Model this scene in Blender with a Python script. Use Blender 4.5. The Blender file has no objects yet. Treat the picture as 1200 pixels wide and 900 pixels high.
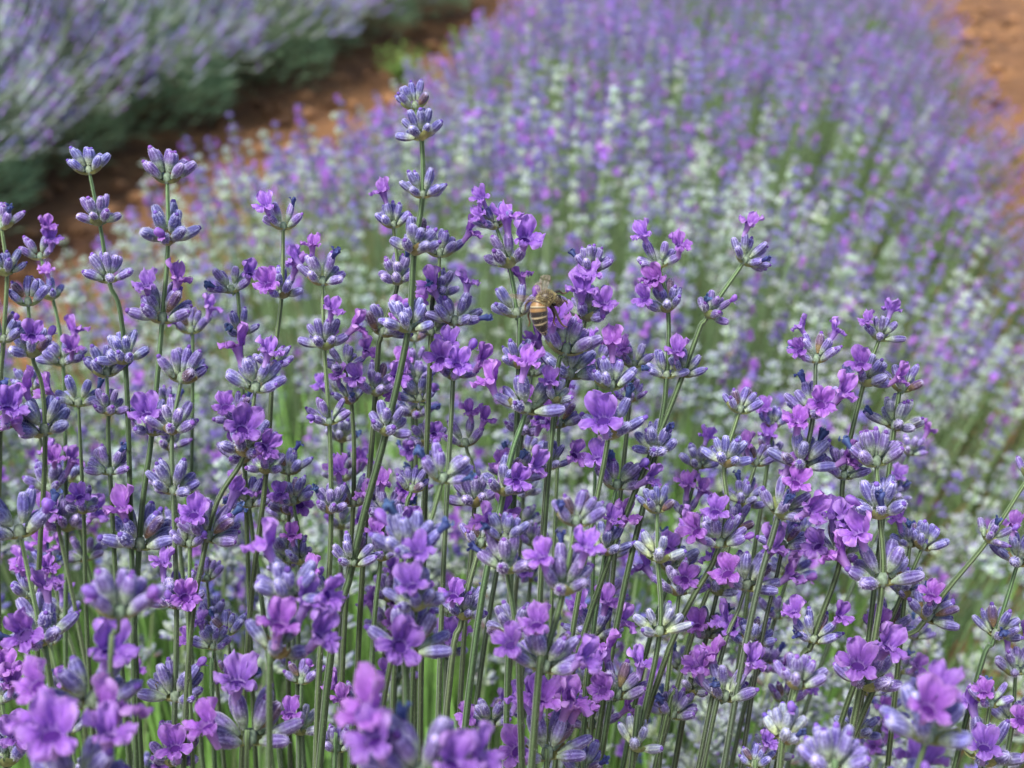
import bpy, math, random
import numpy as np
from mathutils import Vector, Matrix, Quaternion
R = math.radians
scene = bpy.context.scene
COL = scene.collection
rnd = random.Random(7)
nr = np.random.default_rng(7)

# ------------------------------------------------------------------ camera, sky, sun, exposure
FPX = 1666.67
PITCH = R(21.16)
CAMH = 0.85
YAW = R(12.3)                       # heading of the planted rows, to the right of the view
cd = bpy.data.cameras.new('camera')
cam = bpy.data.objects.new('camera', cd)
COL.objects.link(cam)
cam.location = (0, 0, CAMH)
cam.rotation_euler = (math.pi / 2 - PITCH, 0, 0)
cd.lens = 50
cd.sensor_width = 36
cd.clip_start = 0.01
cd.clip_end = 400
cd.dof.use_dof = True
cd.dof.focus_distance = 0.395
cd.dof.aperture_fstop = 16.5
scene.camera = cam

SUN_EL, SUN_AZ = R(58), R(215)      # azimuth clockwise from +Y: behind and left of the viewer
w = bpy.data.worlds.new('World')
scene.world = w
w.use_nodes = True
nt = w.node_tree
sky = nt.nodes.new('ShaderNodeTexSky')
sky.sky_type = 'NISHITA'
sky.sun_disc = False
sky.sun_elevation = SUN_EL
sky.sun_rotation = SUN_AZ
sky.air_density = 1.0
sky.dust_density = 3.0
bg = nt.nodes['Background']
bg.inputs['Strength'].default_value = 0.12
nt.links.new(sky.outputs[0], bg.inputs['Color'])
sd = bpy.data.lights.new('sun', 'SUN')
sd.energy = 2.2
sd.angle = R(12)
sd.color = (1.0, 0.97, 0.92)
sun = bpy.data.objects.new('sun', sd)
COL.objects.link(sun)
sdir = Vector((math.sin(SUN_AZ) * math.cos(SUN_EL), math.cos(SUN_AZ) * math.cos(SUN_EL), math.sin(SUN_EL)))
sun.rotation_euler = sdir.to_track_quat('Z', 'Y').to_euler()
sun.location = (0, 0, 5)
vs = scene.view_settings
vs.view_transform = 'Standard'
vs.look = 'None'
vs.exposure = 0.93
vs.gamma = 1.0
vs.use_curve_mapping = False
scene.cycles.max_bounces = 6
scene.cycles.diffuse_bounces = 3
scene.cycles.glossy_bounces = 1
scene.cycles.transmission_bounces = 4
scene.cycles.transparent_max_bounces = 4

CAMROT = Matrix.Rotation(math.pi / 2 - PITCH, 3, 'X')


def P(px, py, d):
    """Where the pixel's ray is at depth d from the camera."""
    v = Vector(((px - 600) / FPX * d, -(py - 450) / FPX * d, -d))
    return CAMROT @ v + Vector((0, 0, CAMH))


CRT = np.array(CAMROT.transposed())


def project(p):
    q = CRT @ (np.asarray(p, float) - np.array([0, 0, CAMH]))
    if q[2] > -0.02:
        return -9999, -9999, 0
    return 600 + FPX * q[0] / -q[2], 450 - FPX * q[1] / -q[2], -q[2]


def uv(u, v, z=0.0):
    """Row frame (u along the row, v to its right) to world."""
    return np.array([u * math.sin(YAW) + v * math.cos(YAW), u * math.cos(YAW) - v * math.sin(YAW), z])


# ------------------------------------------------------------------ mesh building
class MB:
    def __init__(s):
        s.v, s.q, s.t, s.c, s.n = [], [], [], [], 0
        s.qm, s.tm = [], []

    def add(s, V, Q=None, T=None, C=(1, 1, 1), m=0):
        V = np.asarray(V, float).reshape(-1, 3)
        C = np.asarray(C, float)
        if C.ndim == 1:
            C = np.tile(C, (len(V), 1))
        if Q is not None and len(Q):
            Q = np.asarray(Q, int)
            s.q.append(Q + s.n)
            s.qm.append(np.full(len(Q), m) if np.isscalar(m) else m[0])
        if T is not None and len(T):
            T = np.asarray(T, int)
            s.t.append(T + s.n)
            s.tm.append(np.full(len(T), m) if np.isscalar(m) else m[1])
        s.v.append(V)
        s.c.append(C)
        s.n += len(V)

    def arrays(s):
        V = np.concatenate(s.v) if s.v else np.zeros((0, 3))
        C = np.concatenate(s.c) if s.c else np.zeros((0, 3))
        Q = np.concatenate(s.q) if s.q else np.zeros((0, 4), int)
        T = np.concatenate(s.t) if s.t else np.zeros((0, 3), int)
        qm = np.concatenate(s.qm) if s.qm else np.zeros(0, int)
        tm = np.concatenate(s.tm) if s.tm else np.zeros(0, int)
        return V, Q, T, C, (qm, tm)

    def addp(s, prim, M=None, tint=None):
        V, Q, T, C, m = prim
        if M is not None:
            V = V @ M[:3, :3].T + M[:3, 3]
        if tint is not None:
            C = np.clip(C * tint, 0, 1)
        s.add(V, Q, T, C, m)

    def mesh(s, name, mats):
        V, Q, T, C, (qm, tm) = s.arrays()
        me = bpy.data.meshes.new(name)
        me.vertices.add(len(V))
        me.vertices.foreach_set('co', V.astype(np.float32).ravel())
        idx = np.concatenate([Q.ravel(), T.ravel()]).astype(np.int32)
        me.loops.add(len(idx))
        me.loops.foreach_set('vertex_index', idx)
        npoly = len(Q) + len(T)
        me.polygons.add(npoly)
        st = np.concatenate([np.arange(len(Q)) * 4, len(Q) * 4 + np.arange(len(T)) * 3]).astype(np.int32)
        me.polygons.foreach_set('loop_start', st)
        me.polygons.foreach_set('material_index', np.concatenate([qm, tm]).astype(np.int32))
        me.polygons.foreach_set('use_smooth', np.ones(npoly, bool))
        a = me.color_attributes.new('Col', 'FLOAT_COLOR', 'POINT')
        c4 = np.concatenate([C, np.ones((len(C), 1))], 1).astype(np.float32)
        a.data.foreach_set('color', c4.ravel())
        for m in mats:
            me.materials.append(m)
        me.update(calc_edges=True)
        me.validate()
        return me


def obj(name, me, parent=None, M=None):
    o = bpy.data.objects.new(name, me)
    COL.objects.link(o)
    if parent is not None:
        o.parent = parent
    if M is not None:
        o.matrix_local = Matrix([list(r) for r in M])
    return o


def tag(o, label=None, cat=None, group=None, kind=None):
    if label: o['label'] = label
    if cat: o['category'] = cat
    if group: o['group'] = group
    if kind: o['kind'] = kind
    return o


def thing(name, label, cat, loc=(0, 0, 0), group=None):
    o = bpy.data.objects.new(name, None)
    o.empty_display_size = 0.02
    COL.objects.link(o)
    o.location = loc
    return tag(o, label, cat, group)


def frame(z, up=(0, 0, 1), t=(0, 0, 0), s=1.0, y=None):
    """4x4 with local Z along z; local Y as near to y as it can be."""
    z = np.asarray(z, float); z = z / np.linalg.norm(z)
    y = np.asarray(y if y is not None else up, float)
    y = y - z * np.dot(y, z)
    if np.linalg.norm(y) < 1e-4:
        y = np.array([1.0, 0.2, 0]) - z * z[0]
        y = y - z * np.dot(y, z)
    y = y / np.linalg.norm(y)
    x = np.cross(y, z)
    M = np.eye(4)
    M[:3, 0], M[:3, 1], M[:3, 2], M[:3, 3] = x * s, y * s, z * s, t
    return M


def rotz(a):
    M = np.eye(4)
    M[0, 0] = M[1, 1] = math.cos(a); M[0, 1] = -math.sin(a); M[1, 0] = math.sin(a)
    return M


def lathe(prof, n, colf, rib=None, bend=None, closed=True):
    """prof: [(r, z)], rings of n; colf(i_ring, k) colour; the last ring closes on a point."""
    V, C = [], []
    m = len(prof)
    for i, (r, z) in enumerate(prof):
        for k in range(n):
            a = 2 * math.pi * k / n
            rr = r * (rib(i, k) if rib else 1)
            V.append((rr * math.cos(a), rr * math.sin(a), z))
            C.append(colf(i, k))
    Q = [(i * n + k, i * n + (k + 1) % n, (i + 1) * n + (k + 1) % n, (i + 1) * n + k) for i in range(m - 1) for k in range(n)]
    T = []
    if closed:
        V.append((0, 0, prof[-1][1] + prof[-1][0] * 0.3)); C.append(colf(m - 1, 0))
        T = [((m - 1) * n + k, (m - 1) * n + (k + 1) % n, m * n) for k in range(n)]
    V = np.array(V, float)
    if bend:
        V[:, 0] += bend * (V[:, 2] / prof[-1][1]) ** 2
    mb = MB(); mb.add(V, Q, T, np.array(C))
    return mb.arrays()


def sweep(pts, rad, n, colf, rib=None):
    """Tube along a polyline of points."""
    pts = np.asarray(pts, float)
    m = len(pts)
    tan = np.gradient(pts, axis=0)
    tan /= np.linalg.norm(tan, axis=1)[:, None]
    ref = np.array([0.31, 0.95, 0.05])
    V, C = [], []
    for i in range(m):
        x = np.cross(ref, tan[i]); x /= np.linalg.norm(x); y = np.cross(tan[i], x)
        r = rad[i] if hasattr(rad, '__len__') else rad
        for k in range(n):
            a = 2 * math.pi * k / n
            rr = r * (rib(k) if rib else 1)
            V.append(pts[i] + x * rr * math.cos(a) + y * rr * math.sin(a))
            C.append(colf(i / (m - 1), k))
    Q = [(i * n + k, i * n + (k + 1) % n, (i + 1) * n + (k + 1) % n, (i + 1) * n + k) for i in range(m - 1) for k in range(n)]
    mb = MB(); mb.add(np.array(V), Q, None, np.array(C))
    return mb.arrays()


def catmull(pts, per):
    pts = [np.asarray(p, float) for p in pts]
    P_ = [2 * pts[0] - pts[1]] + pts + [2 * pts[-1] - pts[-2]]
    out = []
    for i in range(1, len(P_) - 2):
        p0, p1, p2, p3 = P_[i - 1:i + 3]
        for k in range(per):
            t = k / per
            out.append(0.5 * ((2 * p1) + (-p0 + p2) * t + (2 * p0 - 5 * p1 + 4 * p2 - p3) * t * t + (-p0 + 3 * p1 - 3 * p2 + p3) * t ** 3))
    out.append(pts[-1])
    return np.array(out)


def mix(a, b, t):
    t = min(max(t, 0), 1)
    return np.array(a) * (1 - t) + np.array(b) * t


# ------------------------------------------------------------------ materials
def base_mat(name):
    m = bpy.data.materials.new(name)
    m.use_nodes = True
    n = m.node_tree
    return m, n, n.nodes['Principled BSDF'], n.nodes['Material Output']


def pigment(n, vary_v=0.18, vary_h=0.02, noise=0.0, nscale=900.0):
    """Vertex pigment times a per-object variation and a fine mottling."""
    at = n.nodes.new('ShaderNodeAttribute'); at.attribute_name = 'Col'
    oi = n.nodes.new('ShaderNodeObjectInfo')
    mr = n.nodes.new('ShaderNodeMapRange')
    mr.inputs['To Min'].default_value = 1 - vary_v; mr.inputs['To Max'].default_value = 1 + vary_v
    n.links.new(oi.outputs['Random'], mr.inputs['Value'])
    hs = n.nodes.new('ShaderNodeHueSaturation')
    mr2 = n.nodes.new('ShaderNodeMapRange')
    mr2.inputs['To Min'].default_value = 0.5 - vary_h; mr2.inputs['To Max'].default_value = 0.5 + vary_h
    ml = n.nodes.new('ShaderNodeMath'); ml.operation = 'MULTIPLY'; ml.inputs[1].default_value = 7.31
    fr = n.nodes.new('ShaderNodeMath'); fr.operation = 'FRACT'
    n.links.new(oi.outputs['Random'], ml.inputs[0]); n.links.new(ml.outputs[0], fr.inputs[0])
    n.links.new(fr.outputs[0], mr2.inputs['Value'])
    n.links.new(mr2.outputs[0], hs.inputs['Hue'])
    n.links.new(at.outputs['Color'], hs.inputs['Color'])
    val = mr.outputs[0]
    if noise:
        tc = n.nodes.new('ShaderNodeTexCoord')
        nz = n.nodes.new('ShaderNodeTexNoise'); nz.inputs['Scale'].default_value = nscale; nz.inputs['Detail'].default_value = 3
        n.links.new(tc.outputs['Object'], nz.inputs['Vector'])
        m3 = n.nodes.new('ShaderNodeMapRange'); m3.inputs['From Min'].default_value = 0.3; m3.inputs['From Max'].default_value = 0.7
        m3.inputs['To Min'].default_value = 1 - noise; m3.inputs['To Max'].default_value = 1 + noise
        n.links.new(nz.outputs['Fac'], m3.inputs['Value'])
        mm = n.nodes.new('ShaderNodeMath'); mm.operation = 'MULTIPLY'
        n.links.new(val, mm.inputs[0]); n.links.new(m3.outputs[0], mm.inputs[1])
        val = mm.outputs[0]
    n.links.new(val, hs.inputs['Value'])
    return hs.outputs['Color']


def plant_mat(name, rough=0.6, sheen=0.0, sheen_tint=(1, 1, 1), noise=0.15, nscale=900, trans=0.0, vv=0.18, vh=0.02, spec=0.3):
    m, n, b, out = base_mat(name)
    c = pigment(n, vv, vh, noise, nscale)
    n.links.new(c, b.inputs['Base Color'])
    b.inputs['Roughness'].default_value = rough
    b.inputs['Specular IOR Level'].default_value = spec
    b.inputs['Sheen Weight'].default_value = sheen
    b.inputs['Sheen Roughness'].default_value = 0.4
    b.inputs['Sheen Tint'].default_value = (*sheen_tint, 1)
    if trans:
        tr = n.nodes.new('ShaderNodeBsdfTranslucent')
        mx = n.nodes.new('ShaderNodeMixShader'); mx.inputs[0].default_value = trans
        n.links.new(c, tr.inputs['Color'])
        n.links.new(b.outputs[0], mx.inputs[1]); n.links.new(tr.outputs[0], mx.inputs[2])
        n.links.new(mx.outputs[0], out.inputs['Surface'])
    return m


MC = plant_mat('calyx_felt', 0.75, 0.28, (0.85, 0.85, 1.0), 0.38, 1100)
MP = plant_mat('petal', 0.5, 0.1, (1, 0.9, 1), 0.16, 700, trans=0.4, vv=0.16, vh=0.018)
MS = plant_mat('stem_skin', 0.6, 0.25, (0.9, 1, 0.9), 0.12, 1200)
MH = plant_mat('fine_hair', 0.6, 0.0, (1, 1, 1), 0.0, 100, trans=0.3)
ML = plant_mat('leaf', 0.55, 0.1, (1, 1, 1), 0.12, 300, trans=0.25, vv=0.1)
MBR = plant_mat('bract_paper', 0.7, 0.1, (1, 1, 1), 0.2, 800, trans=0.25)

# pigments (linear)
LIL = (0.335, 0.315, 0.70); GRV = (0.040, 0.018, 0.17); BASE = (0.27, 0.35, 0.25); PALE = (0.49, 0.62, 0.27)
VIO = (0.41, 0.17, 0.67); VIOD = (0.18, 0.055, 0.40); VIOL = (0.64, 0.41, 0.82)
BLUE = (0.05, 0.075, 0.24)
ST = (0.038, 0.068, 0.028); STR = (0.15, 0.235, 0.105)
HAIR = (0.74, 0.74, 0.86)


# ------------------------------------------------------------------ lavender pieces (metres)
mmu = 0.001


def bud(rng, n=16, rings=8, hairs=40, pale=0.0, L=None, tipv=0.5):
    """A ribbed, felted calyx, base at the origin, pointing up Z."""
    L = L or rng.uniform(5.6, 7.6) * mmu
    W = rng.uniform(1.08, 1.4) * mmu
    prof = []
    shape = [(0.0, 0.30), (0.06, 0.42), (0.2, 0.72), (0.4, 0.95), (0.6, 1.0), (0.78, 0.93), (0.9, 0.78), (0.97, 0.55)]
    zs = np.linspace(0, 0.97, rings)
    for z in zs:
        prof.append((W * np.interp(z, [a for a, _ in shape], [b_ for _, b_ in shape]), z * L))
    lil = mix(LIL, (0.42, 0.36, 0.66), rng.random() * 0.6); grv = mix(GRV, (0.16, 0.10, 0.36), rng.random())
    lil = mix(lil, PALE, pale); grv = mix(grv, mix(BASE, LIL, 0.3), pale)
    base = mix(BASE, PALE, pale * 0.8 + 0.1)
    edge = rng.uniform(0.1, 0.35) - (0.2 if n < 10 else 0)
    if n < 10: lil = mix(lil, (0.17, 0.18, 0.68), 0.7 * (1 - pale))
    if rng.random() < 0.05: lil, grv, base = mix(lil, (0.20, 0.13, 0.08), .8), (0.09, 0.05, 0.035), (0.20, 0.14, 0.07)

    blot = rng.uniform(0, 6)

    def colf(i, k):
        f = i / (rings - 1)
        ridge = (k % 2 == 0) if n >= 10 else True
        c = mix(lil, grv, 0.0 if ridge else 0.85) if n >= 10 else mix(lil, grv, 0.28)
        c = mix(c, GRV, 0.55 * max(0, math.sin(k * 0.785 + blot)) * (f > 0.3)) if n >= 8 else c
        c = mix(base, c, (f - edge) * 2.6)
        if 0.45 < f < 0.9: c = mix(c, GRV, 0.38 * (1 - pale))
        if f >= 0.9: c = mix(c, (0.50, 0.46, 0.74), 0.75 if ridge and n >= 10 else 0.1)
        if n < 10: c = mix(c, GRV, 0.30 * (1 - pale) * (f > 0.9))
        return c
    rib = (lambda i, k: 1.10 if k % 2 == 0 else 0.86) if n >= 10 else None
    b = rng.uniform(-0.5, 0.5) * mmu
    mb = MB()
    mb.addp(lathe(prof, n, colf, rib, bend=b))
    if tipv and rng.random() < tipv and n >= 8:      # the folded corolla shows at the mouth
        r = W * rng.uniform(0.38, 0.55); h = rng.uniform(0.5, 1.6) * mmu
        tc = mix((0.06, 0.03, 0.20), (0.15, 0.08, 0.36), rng.random())
        sub = lathe([(r, 0), (r * 1.1, h * 0.4), (r * 0.8, h * 0.8)], max(6, n // 2), lambda i, k: mix(tc, VIO, i * 0.08))
        M = np.eye(4); M[:3, 3] = (b * 0.9, 0, L * 0.93)
        mb.addp(sub, M)
    if hairs:
        V, T, C = [], [], []
        for j in range(hairs):
            f = rng.random() ** 0.8; a = rng.uniform(0, 2 * math.pi)
            r = W * np.interp(f, [s_[0] for s_ in shape], [s_[1] for s_ in shape]) * 0.98
            p = np.array([r * math.cos(a) + b * f * f, r * math.sin(a), f * L])
            o = np.array([math.cos(a), math.sin(a), rng.uniform(-0.2, 0.9)]); o /= np.linalg.norm(o)
            tq = np.array([-math.sin(a), math.cos(a), rng.uniform(-0.5, 0.5)])
            hw = 0.042 * mmu; hl = rng.uniform(0.25, 0.55) * mmu
            V += [p - tq * hw, p + tq * hw, p + o * hl]; T.append((3 * j, 3 * j + 1, 3 * j + 2))
            C += [mix(HAIR, (0.45, 0.4, 0.7), rng.random() * 0.6)] * 3
        mb.add(V, None, T, np.array(C), 1)
    return mb.arrays(), L


def petal(mb, ang, tilt0, tilt1, L, Wd, rng, base_r, z0, ns=7, nt_=7, ruffle=0.35, col=(VIOD, VIO, VIOL)):
    """One corolla lobe: leaves the throat at angle ang, its tilt from the axis going tilt0 -> tilt1."""
    V, C = [], []
    px, pz = base_r, z0
    ph = rng.uniform(0, 6)
    for i in range(ns):
        s = i / (ns - 1)
        if i:
            tl = tilt0 + (tilt1 - tilt0) * (s ** 0.8)
            px += L / (ns - 1) * math.sin(tl); pz += L / (ns - 1) * math.cos(tl)
        tl = tilt0 + (tilt1 - tilt0) * (s ** 0.8)
        wid = Wd * (0.42 + 0.58 * math.sin(math.pi * min(1, s * 0.62 + 0.05))) * math.sqrt(max(0.03, 1 - max(0, (s - 0.55) / 0.47) ** 2.2))
        for j in range(nt_):
            t = -1 + 2 * j / (nt_ - 1)
            y = t * wid / 2
            bump = ruffle * mmu * (s * math.sin(ph + t * 4.2 + s * 3) * .8 + 0.35 * math.sin(ph * 2 + t * 9 - s * 8)) + 0.35 * mmu * (abs(t) ** 2) * (0.4 - s)
            x = px - bump * math.cos(tl) - 0.25 * mmu * t * t * s
            z = pz + bump * math.sin(tl)
            V.append((x * math.cos(ang) - y * math.sin(ang), x * math.sin(ang) + y * math.cos(ang), z))
            vein = 0.55 if (j % 2 == 1) else 0.0
            c = mix(col[0], col[1], s * 2.2 + 0.15)
            c = mix(c, col[2], max(0, s - 0.45) * 1.1 + (0.45 if abs(t) > 0.9 else 0))
            c = mix(c, col[0], vein * (1 - s * 0.8))
            C.append(c)
    Q = [(i * nt_ + j, i * nt_ + j + 1, (i + 1) * nt_ + j + 1, (i + 1) * nt_ + j) for i in range(ns - 1) for j in range(nt_ - 1)]
    mb.add(V, Q, None, np.array(C), 0)


def corolla(seed, lod=0):
    """Open two-lipped flower: tube up Z, upper lip on +Y, lower lip on -Y."""
    rng = random.Random(seed)
    mb = MB()
    ns = 9 if lod == 0 else 4
    h = rng.uniform(3.4, 5.2) * mmu
    n = 10 if lod == 0 else 5
    d = rng.random() * 0.5
    cb, cm, cl = mix(VIOD, VIO, d * 0.6), mix(VIO, VIOD, 0.3 - d * 0.4), mix(VIOL, VIO, 0.5 - d)
    mb.addp(lathe([(0.75 * mmu, -1.2 * mmu), (0.8 * mmu, 0), (1.0 * mmu, h * 0.5), (1.45 * mmu, h * 0.85), (1.8 * mmu, h)], n,
                  lambda i, k: mix(mix(cl, (0.62, 0.45, 0.85), 0.5), cb, i / 5 + (0.15 if k % 2 else 0)), closed=False))
    k = rng.uniform(0.95, 1.2)
    op = rng.uniform(-0.1, 0.25)
    for a in (57, 123):
        petal(mb, R(a + rng.uniform(-8, 8)), R(10), R(34 + rng.uniform(-12, 16)) + op, rng.uniform(4.3, 5.4) * mmu * k, rng.uniform(3.5, 4.2) * mmu * k, rng, 1.3 * mmu, h * 0.86, ns, ns, 1.0, col=(cb, cm, cl))
    for a in (205, 270, 335):
        petal(mb, R(a + rng.uniform(-6, 6)), R(30), R(rng.uniform(75, 125)) + op, rng.uniform(2.5, 3.5) * mmu * k, rng.uniform(2.8, 3.6) * mmu * k, rng, 1.45 * mmu, h * 0.86, ns, ns, 0.95, col=(cb, cm, cl))
    # the dark throat behind the lips
    mb.addp(lathe([(1.3 * mmu, h * 0.72), (0.6 * mmu, h * 0.70)], n, lambda i, k_: (0.09, 0.02, 0.22)))
    return mb.arrays()


def hood(seed):
    """A corolla about to open: a tube with a rounded closed hood."""
    rng = random.Random(seed)
    h = rng.uniform(1.8, 3.4) * mmu
    prof = [(0.8 * mmu, -1 * mmu), (0.85 * mmu, 0), (1.0 * mmu, h * 0.4), (1.35 * mmu, h * 0.8), (1.55 * mmu, h + .4 * mmu), (1.35 * mmu, h + 1.6 * mmu), (0.7 * mmu, h + 2.4 * mmu)]
    mb = MB()
    mb.addp(lathe(prof, 12, lambda i, k: mix(mix(VIOD, (0.34, 0.17, 0.64), i / 5), (0.42, 0.28, 0.72), 0.7 * (k % 3 == 0)), lambda i, k: 1 + 0.1 * math.sin(k * 1.57 + i * 0.6) * (i > 2), bend=-1.0 * mmu))
    petal(mb, R(270), R(30), R(70), 2.2 * mmu, 2.6 * mmu, rng, 1.2 * mmu, h * 0.7, 5, 5)
    return mb.arrays()


def withered(seed):
    """A spent corolla: a small crumpled blue tube with a ragged mouth."""
    rng = random.Random(seed)
    h = rng.uniform(1.8, 3.2) * mmu
    mb = MB()
    jj = [rng.uniform(0.7, 1.3) for _ in range(8)]
    mb.addp(lathe([(0.6 * mmu, -0.8 * mmu), (0.65 * mmu, 0), (0.8 * mmu, h * 0.5), (1.15 * mmu, h * 0.85), (0.7 * mmu, h)], 8,
                  lambda i, k: mix(mix(GRV, BLUE, i / 2), (0.13, 0.19, 0.44), 0.7 * (k % 3 == 0)), lambda i, k: jj[k] if i > 1 else 1, bend=rng.uniform(-1, 1) * mmu))
    for a in range(3):
        petal(mb, a * 2.1 + rng.random(), R(20), R(rng.uniform(-40, 80)), 1.5 * mmu, 1.3 * mmu, rng, 0.7 * mmu, h * 0.8, 4, 4, 0.8,
              (BLUE, BLUE, (0.14, 0.2, 0.5)))
    return mb.arrays()


def bract(seed, brown=0.3):
    """A papery pair of bracts that cup the two cymes from below."""
    rng = random.Random(seed)
    mb = MB()
    for side in (0, math.pi):
        L_, W_ = rng.uniform(4.2, 5.6) * mmu, rng.uniform(4.2, 5.4) * mmu
        V, C = [], []
        n = 6
        up = rng.uniform(0.42, 0.72)
        for i in range(n):
            s = i / (n - 1)
            wid = W_ * math.sin(math.pi * min(0.97, 0.12 + 0.85 * s)) ** 0.8
            for j in range(5):
                t = -1 + j / 2
                x = 0.7 * mmu + L_ * s * 0.86 - 0.5 * mmu * t * t
                y = t * wid / 2
                z = -0.6 * mmu + L_ * up * s * s + 0.9 * mmu * t * t
                V.append((x * math.cos(side) - y * math.sin(side), x * math.sin(side) + y * math.cos(side), z))
                c = mix((0.30, 0.36, 0.13), (0.22, 0.13, 0.06), brown * (s * 1.3))
                C.append(mix(c, (0.42, 0.44, 0.2), 0.4 if j == 2 else 0))
        Q = [(i * 5 + j, i * 5 + j + 1, (i + 1) * 5 + j + 1, (i + 1) * 5 + j) for i in range(n - 1) for j in range(4)]
        mb.add(V, Q, None, np.array(C), 0)
    return mb.arrays()


def whorl(seed, lod=0, pale=0.0, top=False, few=False):
    """Two opposite cymes of calyces round a node; returns arrays and bud tips (pos, axis)."""
    rng = random.Random(seed)
    mb, tips = MB(), []
    n, rg, hr = [(16, 9, 150), (8, 5, 0), (5, 4, 0)][lod]
    for side in (0, math.pi):
        k = rng.choice([3, 4, 5]) if few else rng.choice([5, 6, 7, 8])
        spread = R(64)
        for i in range(k):
            outer = i < (k + 1) // 2 + (0 if top else 0)
            m = (k + 1) // 2 if outer else k - (k + 1) // 2
            j = i if outer else i - (k + 1) // 2
            a = side + (spread * (2 * (j + 0.5) / m - 1) if m > 1 else 0) + rng.uniform(-0.16, 0.16)
            tilt = R(rng.uniform(44, 74)) if outer else R(rng.uniform(14, 40))
            if top: tilt *= 0.8
            ax = np.array([math.sin(tilt) * math.cos(a), math.sin(tilt) * math.sin(a), math.cos(tilt)])
            b0 = np.array([math.cos(a), math.sin(a), 0]) * (1.5 * mmu if outer else 1.0 * mmu) + np.array([0, 0, (0.4 if outer else 2.0) * mmu]) + ax * 0.7 * mmu
            arr, L = bud(rng, n, rg, hr, np.clip(pale + rng.uniform(-0.15, 0.15), 0, 1) if pale else rng.uniform(0, 0.18), L=rng.uniform(5.3, 7.7) * mmu)
            M = frame(ax, t=b0) @ rotz(rng.uniform(0, 6))
            mb.addp(arr, M)
            tips.append((b0 + ax * L * 0.93, ax, outer))
    # short pedicels gathered at the node
    if lod < 2:
        mb.addp(lathe([(0.7 * mmu, -0.6 * mmu), (1.15 * mmu, 0.1 * mmu), (1.2 * mmu, 1.4 * mmu), (0.8 * mmu, 2.4 * mmu)], 8, lambda i, k: mix(BASE, ST, 0.3)))
    if top:
        arr, L = bud(rng, n, rg, hr, pale, L=6.6 * mmu)
        mb.addp(arr, frame((0.05, 0.1, 1), t=(0, 0, 2.5 * mmu)))
        tips.append((np.array([0, 0, 8.6 * mmu]), np.array([0, 0, 1.0]), False))
    return mb.arrays(), tips


def mesh_of(arr, name, mats):
    mb = MB(); mb.addp(arr)
    return mb.mesh(name, mats)


NW = 26
WH = []           # close whorls: (mesh, tips)
for s_ in range(NW):
    a_, t_ = whorl(100 + s_, 0, top=False, few=(s_ % 4 == 3))
    WH.append((mesh_of(a_, 'flower_whorl', [MC, MH]), t_))
WT = []
for s_ in range(4):
    a_, t_ = whorl(200 + s_, 0, top=True, few=(s_ > 1))
    WT.append((mesh_of(a_, 'flower_whorl', [MC, MH]), t_))
WP = []           # close but paler, younger whorls
for s_ in range(4):
    a_, t_ = whorl(260 + s_, 0, pale=0.45, top=False, few=(s_ > 2))
    WP.append((mesh_of(a_, 'flower_whorl', [MC, MH]), t_))
CO = [mesh_of(corolla(300 + i), 'open_flower', [MP]) for i in range(8)]
HO = [mesh_of(hood(340 + i), 'opening_flower', [MP]) for i in range(3)]
WI = [mesh_of(withered(360 + i), 'withered_flower', [MP]) for i in range(4)]
BR = [mesh_of(bract(380 + i, [0.05, 0.2, 0.6, 1.0][i % 4]), 'bract', [MBR]) for i in range(4)]


def stem_arrays(pts, r0, r1, n=8, hairs=True, seed=0, tint=1.0, dark=0.0):
    m = len(pts)
    rad = np.linspace(r0, r1, m)
    rib = (lambda k: 1.1 if k % 2 == 0 else 0.86) if n >= 8 else None
    st, sr = mix(ST, (0.06, 0.085, 0.05), dark), mix(STR, (0.2, 0.25, 0.18), dark)
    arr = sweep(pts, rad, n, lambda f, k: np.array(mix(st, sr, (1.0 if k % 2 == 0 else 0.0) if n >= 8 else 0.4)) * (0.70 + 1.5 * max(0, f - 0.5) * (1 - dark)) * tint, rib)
    mb = MB(); mb.addp(arr)
    if hairs:
        rng = np.random.default_rng(seed)
        seg = np.linalg.norm(np.diff(pts, axis=0), axis=1); Ls = np.concatenate([[0], np.cumsum(seg)])
        top = Ls[-1]; lo = max(0, top - 0.22)
        N = int((top - lo) / 0.001 * 9)
        l = rng.uniform(lo, top, N)
        c = np.stack([np.interp(l, Ls, pts[:, i]) for i in range(3)], 1)
        rr = np.interp(l, Ls, rad)
        a = rng.uniform(0, 2 * math.pi, N)
        o = np.stack([np.cos(a), np.sin(a), rng.uniform(-0.2, 0.5, N)], 1)
        p = c + o * rr[:, None] * 0.9 * [1, 1, 0]
        tq = np.stack([-np.sin(a), np.cos(a), rng.uniform(-0.6, 0.6, N)], 1)
        V = np.stack([p - tq * 0.00003, p + tq * 0.00003, p + o * rng.uniform(0.00025, 0.0005, N)[:, None]], 1).reshape(-1, 3)
        mb.add(V, None, np.arange(3 * N).reshape(-1, 3), (0.5, 0.55, 0.45), 1)
    return mb.arrays()


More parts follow.
